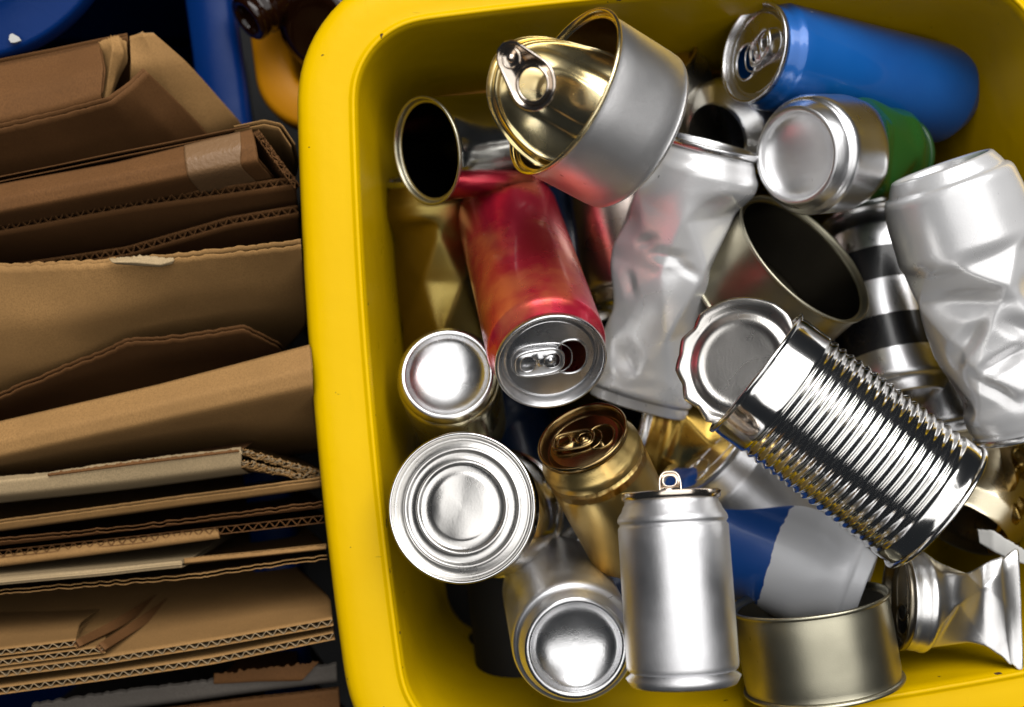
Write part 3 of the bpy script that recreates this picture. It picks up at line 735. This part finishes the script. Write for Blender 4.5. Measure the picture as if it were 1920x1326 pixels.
# ------------------------------------------------------------------ lofted sheets (cardboard, foil, paper)
def row_pts(row, n, sm=True):
    P = [at(*p) for p in row]
    if len(P) == 2: return [P[0].lerp(P[1], i/(n-1)) for i in range(n)]
    d = [0]
    for a, b in zip(P, P[1:]): d.append(d[-1]+(b-a).length)
    out = []
    for i in range(n):
        s = d[-1]*i/(n-1); k = 0
        while k < len(P)-2 and s > d[k+1]: k += 1
        out.append(P[k].lerp(P[k+1], (s-d[k])/(d[k+1]-d[k])))
    if sm:
        for _ in range(3): out = [out[0]]+[(out[i-1]+out[i]*2+out[i+1])/4 for i in range(1, n-1)]+[out[-1]]
    return out
def loft(rows, n=90, m=10, rough=0, wave=.0, seed=0, soft=2, sharp=False):
    R = [row_pts(r, n, not sharp) for r in rows]; G = []
    for a, b in zip(R, R[1:]):
        for k in range(m): G.append([p.lerp(q, k/m) for p, q in zip(a, b)])
    G.append(R[-1])
    for _ in range(soft):
        G = [G[0]]+[[(G[j-1][i]+G[j][i]*2+G[j+1][i])/4 for i in range(n)] for j in range(1, len(G)-1)]+[G[-1]]
    for j, r in enumerate(G):
        for i in range(n):
            r[i] = r[i]+Vector((0, 0, wave*noise.noise(Vector((r[i].x*.25+seed, r[i].y*.25, seed*3.3)))))
            if rough and j < 3: r[i] = r[i]+Vector((0, rough*(3-j)/3*(noise.noise(Vector((i*.35, seed*7.1, 0)))+.6*noise.noise(Vector((i*1.3, seed*7.1, 5)))), 0))
    return G
def normals(G):
    n = len(G[0]); out = []
    for j in range(len(G)):
        rr = []
        for i in range(n):
            a = G[j][min(i+1, n-1)]-G[j][max(i-1, 0)]; b = G[min(j+1, len(G)-1)][i]-G[max(j-1, 0)][i]
            q = a.cross(b); rr.append(q.normalized() if q.length > 1e-9 else Vector((0, 0, 1)))
        out.append(rr)
    return out
def skin(G, Nn, o0, o1):
    """closed sheet between offsets o0 and o1 along the normals"""
    n = len(G[0]); m = len(G); v = []
    for o_ in (o0, o1):
        for j in range(m):
            for i in range(n): v.append(G[j][i]+Nn[j][i]*o_)
    f = []
    for j in range(m-1):
        for i in range(n-1):
            a = j*n+i; f.append((a, a+1, a+n+1, a+n)); b = a+m*n; f.append((b, b+n, b+n+1, b+1))
    B = m*n
    for i in range(n-1): f.append((i, B+i, B+i+1, i+1)); q = (m-1)*n+i; f.append((q, q+1, B+q+1, B+q))
    for j in range(m-1): q = j*n; f.append((q, q+n, B+q+n, B+q)); q = j*n+n-1; f.append((q, B+q, B+q+n, q+n))
    return v, f
def board(parent, rows, mat, th=.50, flute=True, n=110, m=8, rough=0, wave=.15, seed=0, pitch=.62, names=('face', 'face'), side=-1, fl_left=False, soft=2, sharp=False, fdepth=1.2, fmat=None):
    """corrugated board: two liners with a fluted sheet between; side=-1 puts the second liner behind the first"""
    def longer(r):        # the boards run on beyond the left edge of the picture
        if r[0][0] != -40: return r
        k = (r[1][1]-r[0][1])/(r[1][0]-r[0][0]); return [(-230, r[0][1]-190*k, r[0][2])]+list(r)
    rows = [longer(r) for r in rows]; n = int(n*1.3)
    last = rows[-1]; zx = min(p[2] for p in last)
    if zx > -24 and fdepth > 1:       # the board goes straight down into the bin
        rows = rows+[[(x-60 if x < 0 else 960+(x-960)*(H-z)/(H+24), 663+(y-663)*(H-z)/(H+24), -24) for x, y, z in last]]
    rows = [[(min(x, 455+.085*y) if z < -12 else x, y, z) for x, y, z in r] for r in rows]
    rows = [[(min(x, 554+max(0, y-330)*.083), y, z) if z > -12 else (x, y, z) for x, y, z in r] for r in rows]
    G = loft(rows, n, m, rough, wave, seed, soft, sharp); Nn = normals(G)
    # make normals face away from the camera so that +offset goes behind
    c = G[len(G)//2][n//2]; 
    if Nn[len(G)//2][n//2].dot(CAM-c) > 0: Nn = [[-q for q in r] for r in Nn]
    def centre(v): 
        return v
    v, f = skin(G, Nn, 0, .045); mk('liner', v, f, mat, parent)
    if th:
        v, f = skin(G, Nn, th-.045, th); mk('liner', v, f, mat, parent)
        if flute:
            top = G[0]; L = sum((b-a).length for a, b in zip(top, top[1:])); cnt = max(4, int(L/pitch)*12)
            rows2 = max(2, min(len(G), 1+int(fdepth*len(G)/8))); v, f = [], []
            for j in range(rows2):
                for q in range(cnt+1):
                    x = q/cnt*(n-1); i = min(int(x), n-2); fr = x-i
                    p = G[j][i].lerp(G[j][i+1], fr); nn = Nn[j][i]
                    ph = (q % 12)/12; wv = .5-.5*math.cos(2*PI*ph); wv = wv*.6+(1-abs(2*ph-1))*.4
                    wv *= 1-.16*(noise.noise(Vector((q*.08, seed*3.1, 0)))+.5)
                    dip = .04*noise.noise(Vector((q*.2, seed, 3)))-.05
                    dn = (G[1][i]-G[0][i]).normalized()
                    v.append(p+nn*(.05+wv*(th-.10))+(dn*(-.01-dip*.4) if j == 0 else Vector()))
            w_ = cnt+1
            for j in range(rows2-1):
                for q in range(cnt): f.append((j*w_+q, j*w_+q+1, (j+1)*w_+q+1, (j+1)*w_+q))
            tube(v, f, [q.copy() for q in v[:w_]], .030, 4)
            mk('fluting', v, f, fmat or (mat if mat is K1 else KF), parent)
    return G
CG = 'flattened cardboard stacked in the blue bin'
def cthing(label): return thing('cardboard_sheet', label, 'cardboard', CG)

# C1 torn box at the top
b1 = thing('cardboard_box', 'folded brown box with torn corner at the back of the stack', 'cardboard', CG)
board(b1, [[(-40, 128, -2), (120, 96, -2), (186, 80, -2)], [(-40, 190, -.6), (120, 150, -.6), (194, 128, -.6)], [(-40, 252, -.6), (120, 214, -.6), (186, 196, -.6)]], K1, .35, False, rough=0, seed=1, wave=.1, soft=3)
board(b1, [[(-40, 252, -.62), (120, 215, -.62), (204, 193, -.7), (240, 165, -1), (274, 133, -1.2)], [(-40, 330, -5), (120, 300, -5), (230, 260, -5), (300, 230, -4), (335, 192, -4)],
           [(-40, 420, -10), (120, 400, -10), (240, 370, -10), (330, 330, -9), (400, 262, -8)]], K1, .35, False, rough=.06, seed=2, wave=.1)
board(b1, [[(243, 68, -2.4), (265, 62, -2.2), (288, 62, -2.6)], [(246, 130, -2.6), (300, 125, -3.2), (352, 118, -4)], [(238, 260, -7), (360, 280, -8), (462, 246, -8.5)]], K2, .35, True, seed=3, wave=.1)
board(b1, [[(186, 84, -2.2), (205, 72, -2.3), (226, 70, -2.4), (240, 82, -2.6)], [(196, 110, -2.6), (214, 92, -1.6), (236, 100, -2.2), (242, 118, -3)], [(190, 150, -3), (204, 150, -2.2), (218, 150, -2.6), (226, 148, -3.6)],
           [(186, 200, -2.4), (198, 198, -2.0), (206, 194, -2.4), (212, 182, -3.2)]], K2, 0, False, n=40, seed=4, wave=.5, rough=.15)
board(b1, [[(-40, 128, -2.2), (240, 70, -2.6)], [(-40, 200, -8), (260, 200, -8)], [(-40, 300, -14), (300, 300, -14)]], K1, .3, False, seed=5)

# C2 taped folded box
b2 = thing('cardboard_box', 'brown folded box with clear tape across its fold', 'cardboard', CG)
board(b2, [[(-40, 352, -.8), (215, 305, -.6), (350, 272, -.3), (472, 242, -.3)], [(-40, 380, 0), (215, 330, .2), (350, 300, .4), (478, 270, .4)], [(-40, 408, -.2), (215, 360, 0), (350, 333, .2), (484, 305, .2)],
           [(-40, 460, -6), (215, 415, -6), (350, 392, -6), (530, 356, -5.6)], [(-40, 490, -10), (530, 400, -10)]], K1, .32, True, seed=6, wave=.12, rough=0)
board(b2, [[(440, 246, -1.2), (495, 234, -1.0), (522, 240, -1.2), (545, 275, -1.6)], [(450, 290, -6), (500, 290, -6), (530, 290, -6), (570, 310, -6)], [(450, 330, -10), (580, 340, -10)]], K2, .3, False, seed=7)
board(b2, [[(476, 250, -.6), (512, 300, -1.2), (552, 352, -2)], [(478, 280, -5), (508, 325, -6), (548, 366, -7)]], K1, .35, True, seed=8, wave=0, rough=.1)
board(b2, [[(-40, 350, -1.2), (470, 245, -.9)], [(-40, 340, -12), (470, 300, -12)]], K1, .3, False, seed=9)
G = loft([[(345, 273, -.22), (450, 247, -.2)], [(347, 300, .47), (452, 276, .49)], [(352, 332, .28), (450, 312, .3)], [(385, 372, -4), (490, 350, -4)]], 30, 6, 0, .06, 9)
v, f = skin(G, normals(G), -.02, .02); mk('tape', v, f, M_TAPE, b2)

def simple(label, rows, mat, **kw):
    t = cthing(label); board(t, rows, mat, **kw); return t
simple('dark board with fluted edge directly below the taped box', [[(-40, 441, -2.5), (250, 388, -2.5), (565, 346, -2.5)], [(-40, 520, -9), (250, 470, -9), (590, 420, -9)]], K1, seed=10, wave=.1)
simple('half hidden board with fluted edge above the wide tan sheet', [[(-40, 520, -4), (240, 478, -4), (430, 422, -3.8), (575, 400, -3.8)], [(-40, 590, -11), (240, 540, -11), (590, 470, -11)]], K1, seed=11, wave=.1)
# C5 wide tan sheet
t5 = simple('wide tan sheet with frayed top edge in the middle of the stack', [[(-40, 500, 1.2), (110, 497, 1.2), (220, 492, 1.2), (330, 486, 1.1), (580, 460, .6)], [(-40, 610, -.5), (150, 600, -.5), (330, 560, -1.5), (590, 530, -3)],
       [(-40, 700, -3), (150, 680, -4), (330, 640, -7), (590, 610, -10)], [(-40, 790, -8), (590, 680, -15)]], K2, flute=False, seed=12, rough=.13, wave=.25, th=.4)
G = loft([[(205, 486, 1.5), (250, 480, 1.6), (300, 482, 1.5), (324, 484, 1.4)], [(210, 492, 1.9), (255, 492, 1.9), (300, 496, 1.8), (326, 488, 1.4)], [(220, 495, 1.5), (262, 498, 1.5), (300, 500, 1.5), (322, 494, 1.3)]], 50, 6, .12, .3, 4)
v, f = skin(G, normals(G), -.02, .02); mk('torn_strip', v, f, K3, t5)
simple('dark board with peaked torn edge below the wide tan sheet', [[(-40, 762, -2.6), (120, 695, -2.4), (200, 662, -2.2), (236, 645, -2.0), (330, 638, -2.2), (458, 618, -2.6), (520, 650, -4.5)],
       [(-40, 800, -7), (120, 740, -7), (236, 705, -7), (330, 690, -8), (458, 680, -9), (560, 690, -10)], [(-40, 850, -13), (560, 760, -15)]], K1, seed=13, rough=.10, wave=.1, th=.28, sharp=True, flute=False)
# C7
simple('folded tan board with broad rounded spine in the middle', [[(-40, 799, -.6), (300, 720, -.2), (600, 646, 0)], [(-40, 835, .3), (300, 757, .8), (600, 690, 1.0)], [(-40, 868, 0), (300, 792, .5), (600, 728, .7)],
       [(-40, 905, -6), (300, 850, -6), (610, 800, -6)], [(-40, 930, -12), (610, 850, -12)]], K2, seed=14, wave=.15, th=.3, flute=False)
# C8
b8 = cthing('pale folded box edge with a cut corner and double fluting')
board(b8, [[(-40, 897, -.4), (78, 886, -.3), (250, 862, 0), (452, 838, .2)], [(-40, 906, .2), (78, 894, .3), (250, 871, .6), (452, 846, .8)], [(-40, 936, -.2), (250, 905, 0), (452, 879, .2)], [(-40, 950, -5), (250, 920, -5), (470, 890, -5)]], K3, th=.3, flute=False, seed=15, rough=.05)
board(b8, [[(455, 842, 0), (520, 860, -1.5), (600, 884, -3)], [(455, 850, -5), (600, 880, -8)]], K2, th=.35, seed=16, rough=.15, wave=.1, pitch=.5)
board(b8, [[(455, 862, 0), (520, 878, -1.5), (600, 896, -3)], [(455, 872, -5), (600, 892, -8)]], K2, th=.35, seed=17, rough=.15, wave=.1, pitch=.5)
board(b8, [[(90, 888, .45), (250, 866, .7), (448, 843, .85)], [(90, 893, .5), (250, 872, .75), (448, 847, .9)]], K1, th=0, seed=71, rough=.12, wave=0)
# C9..C12 thin edges
simple('narrow tan board edge below the pale box edge', [[(-40, 987, -1.5), (200, 955, -1.5), (400, 928, -1.5), (610, 902, -1.5)], [(-40, 1001, -1.9), (200, 968, -1.9), (610, 914, -1.9)], [(-40, 1003, -8), (610, 915, -8)]], K2, th=.3, seed=18, rough=.04, flute=False)
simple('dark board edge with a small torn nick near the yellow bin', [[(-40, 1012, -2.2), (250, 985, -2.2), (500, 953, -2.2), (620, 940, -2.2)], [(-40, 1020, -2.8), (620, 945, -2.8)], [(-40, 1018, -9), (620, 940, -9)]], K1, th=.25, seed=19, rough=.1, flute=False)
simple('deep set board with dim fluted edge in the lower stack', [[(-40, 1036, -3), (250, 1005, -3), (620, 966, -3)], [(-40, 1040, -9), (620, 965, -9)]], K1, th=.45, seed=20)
simple('rounded brown board edge in the lower stack beneath the dim fluting', [[(-40, 1048, -3.4), (250, 1012, -3.2), (410, 994, -3.2)], [(-40, 1062, -3.2), (250, 1026, -3), (412, 1004, -3)], [(-40, 1058, -9), (410, 1000, -9)]], K2, th=.2, seed=21, flute=False)
b12 = cthing('folded tan board whose step ends halfway across the lower stack')
board(b12, [[(-40, 1084, -1.6), (200, 1064, -1.4), (338, 1050, -1.4)], [(-40, 1096, -1), (200, 1074, -.8), (340, 1058, -.8)], [(-40, 1102, -1.6), (200, 1080, -1.6), (342, 1066, -1.6)]], K3, th=.25, flute=False, seed=22)
board(b12, [[(345, 1048, -1.8), (480, 1036, -1.8), (625, 1022, -1.8)], [(345, 1058, -1.8), (480, 1044, -1.8), (625, 1030, -1.8)], [(345, 1060, -8), (625, 1030, -8)]], K2, th=.3, seed=23, rough=.06, flute=False)
board(b12, [[(-40, 1110, -1.8), (100, 1098, -1.8), (350, 1078, -1.8), (625, 1040, -1.8)], [(-40, 1106, -8), (350, 1072, -8), (625, 1036, -8)]], K2, th=.25, seed=24, rough=.08, flute=False)
# C13 upright boards seen from behind: faces above their fluted edges
simple('tan board facing away with clean zigzag fluted edge, lower left', [[(-40, 1262, -.6), (200, 1232, -.6), (400, 1200, -.6), (640, 1160, -.6)], [(-40, 1200, -5), (200, 1180, -5), (640, 1120, -5)], [(-40, 1100, -14), (640, 1050, -14)]], K2, seed=25, th=.42, wave=.05)
simple('second tan board with zigzag fluted edge at the bottom of the stack', [[(-40, 1294, -.9), (200, 1262, -.9), (400, 1232, -.9), (645, 1186, -.9)], [(-40, 1250, -6), (645, 1140, -6)]], K2, seed=26, th=.42, wave=.05)
b13 = cthing('short double flap creased and bent upright at the lower left')
board(b13, [[(-40, 1222, -.5), (80, 1208, -.5), (142, 1200, -.5)], [(-40, 1180, -5), (150, 1165, -5)]], K2, seed=27, th=.38, wave=0)
board(b13, [[(-40, 1242, -.5), (100, 1224, -.5), (196, 1212, -.5)], [(-40, 1200, -5), (200, 1180, -5)]], K2, seed=28, th=.38, wave=0)
board(b13, [[(142, 1200, -.5), (150, 1212, -.5)], [(210, 1165, -4), (222, 1178, -4)], [(300, 1110, -10), (312, 1124, -10)]], K1, seed=29, th=.3, wave=.1, n=20, flute=False)
board(b13, [[(186, 1206, -.4), (198, 1218, -.4)], [(250, 1165, -4), (262, 1178, -4)], [(330, 1110, -10), (344, 1124, -10)]], K1, seed=30, th=.3, wave=.1, n=20, flute=False)
# C14 grey torn board at the bottom
b14 = cthing('grey board with torn paper facing along the bottom edge')
board(b14, [[(60, 1322, -5), (240, 1296, -5), (400, 1276, -5), (650, 1246, -5)], [(60, 1352, -5.5), (400, 1306, -5.5), (650, 1278, -5.5)], [(60, 1356, -10), (650, 1280, -10)]], K4, seed=31, th=.2, flute=False, rough=.15)
board(b14, [[(402, 1262, -4.6), (480, 1254, -4.6), (600, 1240, -4.6)], [(400, 1286, -4.7), (480, 1282, -4.7), (560, 1282, -4.7)]], K1, seed=32, th=0, flute=False, rough=.2, n=50)
simple('brown board lying lowest at the bottom edge of the stack', [[(200, 1345, -6.5), (640, 1292, -6.5)], [(200, 1400, -7), (680, 1360, -7)], [(200, 1400, -12), (680, 1360, -12)]], K1, seed=33, th=.3)

# ------------------------------------------------------------------ bottles
def bottle(label, px, py, z, d, t):
    o = thing('beer_bottle', label, 'bottle', 'brown glass bottles in the orange bin')
    pr = [(.001, .3), (2.2, .1), (2.9, .15), (3.05, .5), (3.05, 12.5), (2.9, 13.8), (2.3, 15.6), (1.7, 17.5), (1.45, 19.5), (1.32, 21.6), (1.34, 21.9), (1.58, 22.0), (1.60, 22.35), (1.38, 22.5), (1.36, 22.75),
          (1.50, 22.85), (1.52, 23.3), (1.38, 23.5), (1.1, 23.48), (.95, 23.3), (.95, 21)]
    v, f = lathe(resample(pr, .7), 64); mk('glass', v, f, M_GLASS, o)
    place_top(o, 23.5, px, py, z, d, t)
    return o
bottle('brown glass bottle with its mouth pointing down left over the orange bin', 462, 38, -10, (-.80, .55), 66)
bo = bottle('dark brown bottle whose rounded end faces the camera in the orange bin', 0, 0, -9, (-.5, .6), 40)
P, M, n = frame(592, 62, -10.5, (-.6, .4), 40); put(bo, P, M @ Matrix.Rotation(PI, 3, 'X'))
bo = bottle('brown bottle lying deepest, nearest the yellow bin rim', 0, 0, -9, (-.5, .6), 40)
P, M, n = frame(660, 60, -13, (-.4, .8), 50); put(bo, P, M @ Matrix.Rotation(PI, 3, 'X'))

# ------------------------------------------------------------------ loose scraps
t = thing('paper_label', 'torn white label strip curling out at the right wall', 'label')
G = loft([[(1832, 992, -3.5), (1860, 994, -2.8), (1885, 1010, -2.5), (1905, 1022, -2.4), (1935, 1040, -2.4)], [(1836, 1018, -3.3), (1862, 1034, -2.7), (1890, 1048, -2.4), (1935, 1062, -2.3)]], 60, 8, .05, .15, 3)
v, f = skin(G, normals(G), -.015, .015); mk('strip', v, f, M_PAPER, t)
def foil():
    rows = [[(1880, 800, -5), (1960, 790, -3)], [(1870, 880, -6), (1900, 880, -3), (1960, 860, -4)], [(1860, 960, -6), (1905, 950, -4), (1960, 940, -6)], [(1850, 1040, -8), (1960, 1010, -6)]]
    G = loft(rows, 60, 16, 0, 0, 0)
    for j, r in enumerate(G):
        for i, p in enumerate(r):
            d = sum(a*tri(p.x*b+p.y*c+e) for a, b, c, e in ((.5, .22, .1, .1), (.35, -.1, .3, .4), (.2, .5, -.35, .2), (.12, .9, .5, .7)))
            r[i] = p+Vector((0, 0, d*1.3))
    return G
G = foil(); v, f = skin(G, normals(G), -.02, .02)
o = mk('foil_wrapper', v, f, M_DGOLD); tag(o, 'crinkled dark gold foil at the right wall above the label', 'foil')
# ground below the bins
v = [(-200, -200, -57), (200, -200, -57), (200, 200, -57), (-200, 200, -57)]
g = mk('ground', v, [(0, 1, 2, 3)], paint('concrete', (.018, .018, .018), rough=.9, coat=0), None, False); g['kind'] = 'structure'
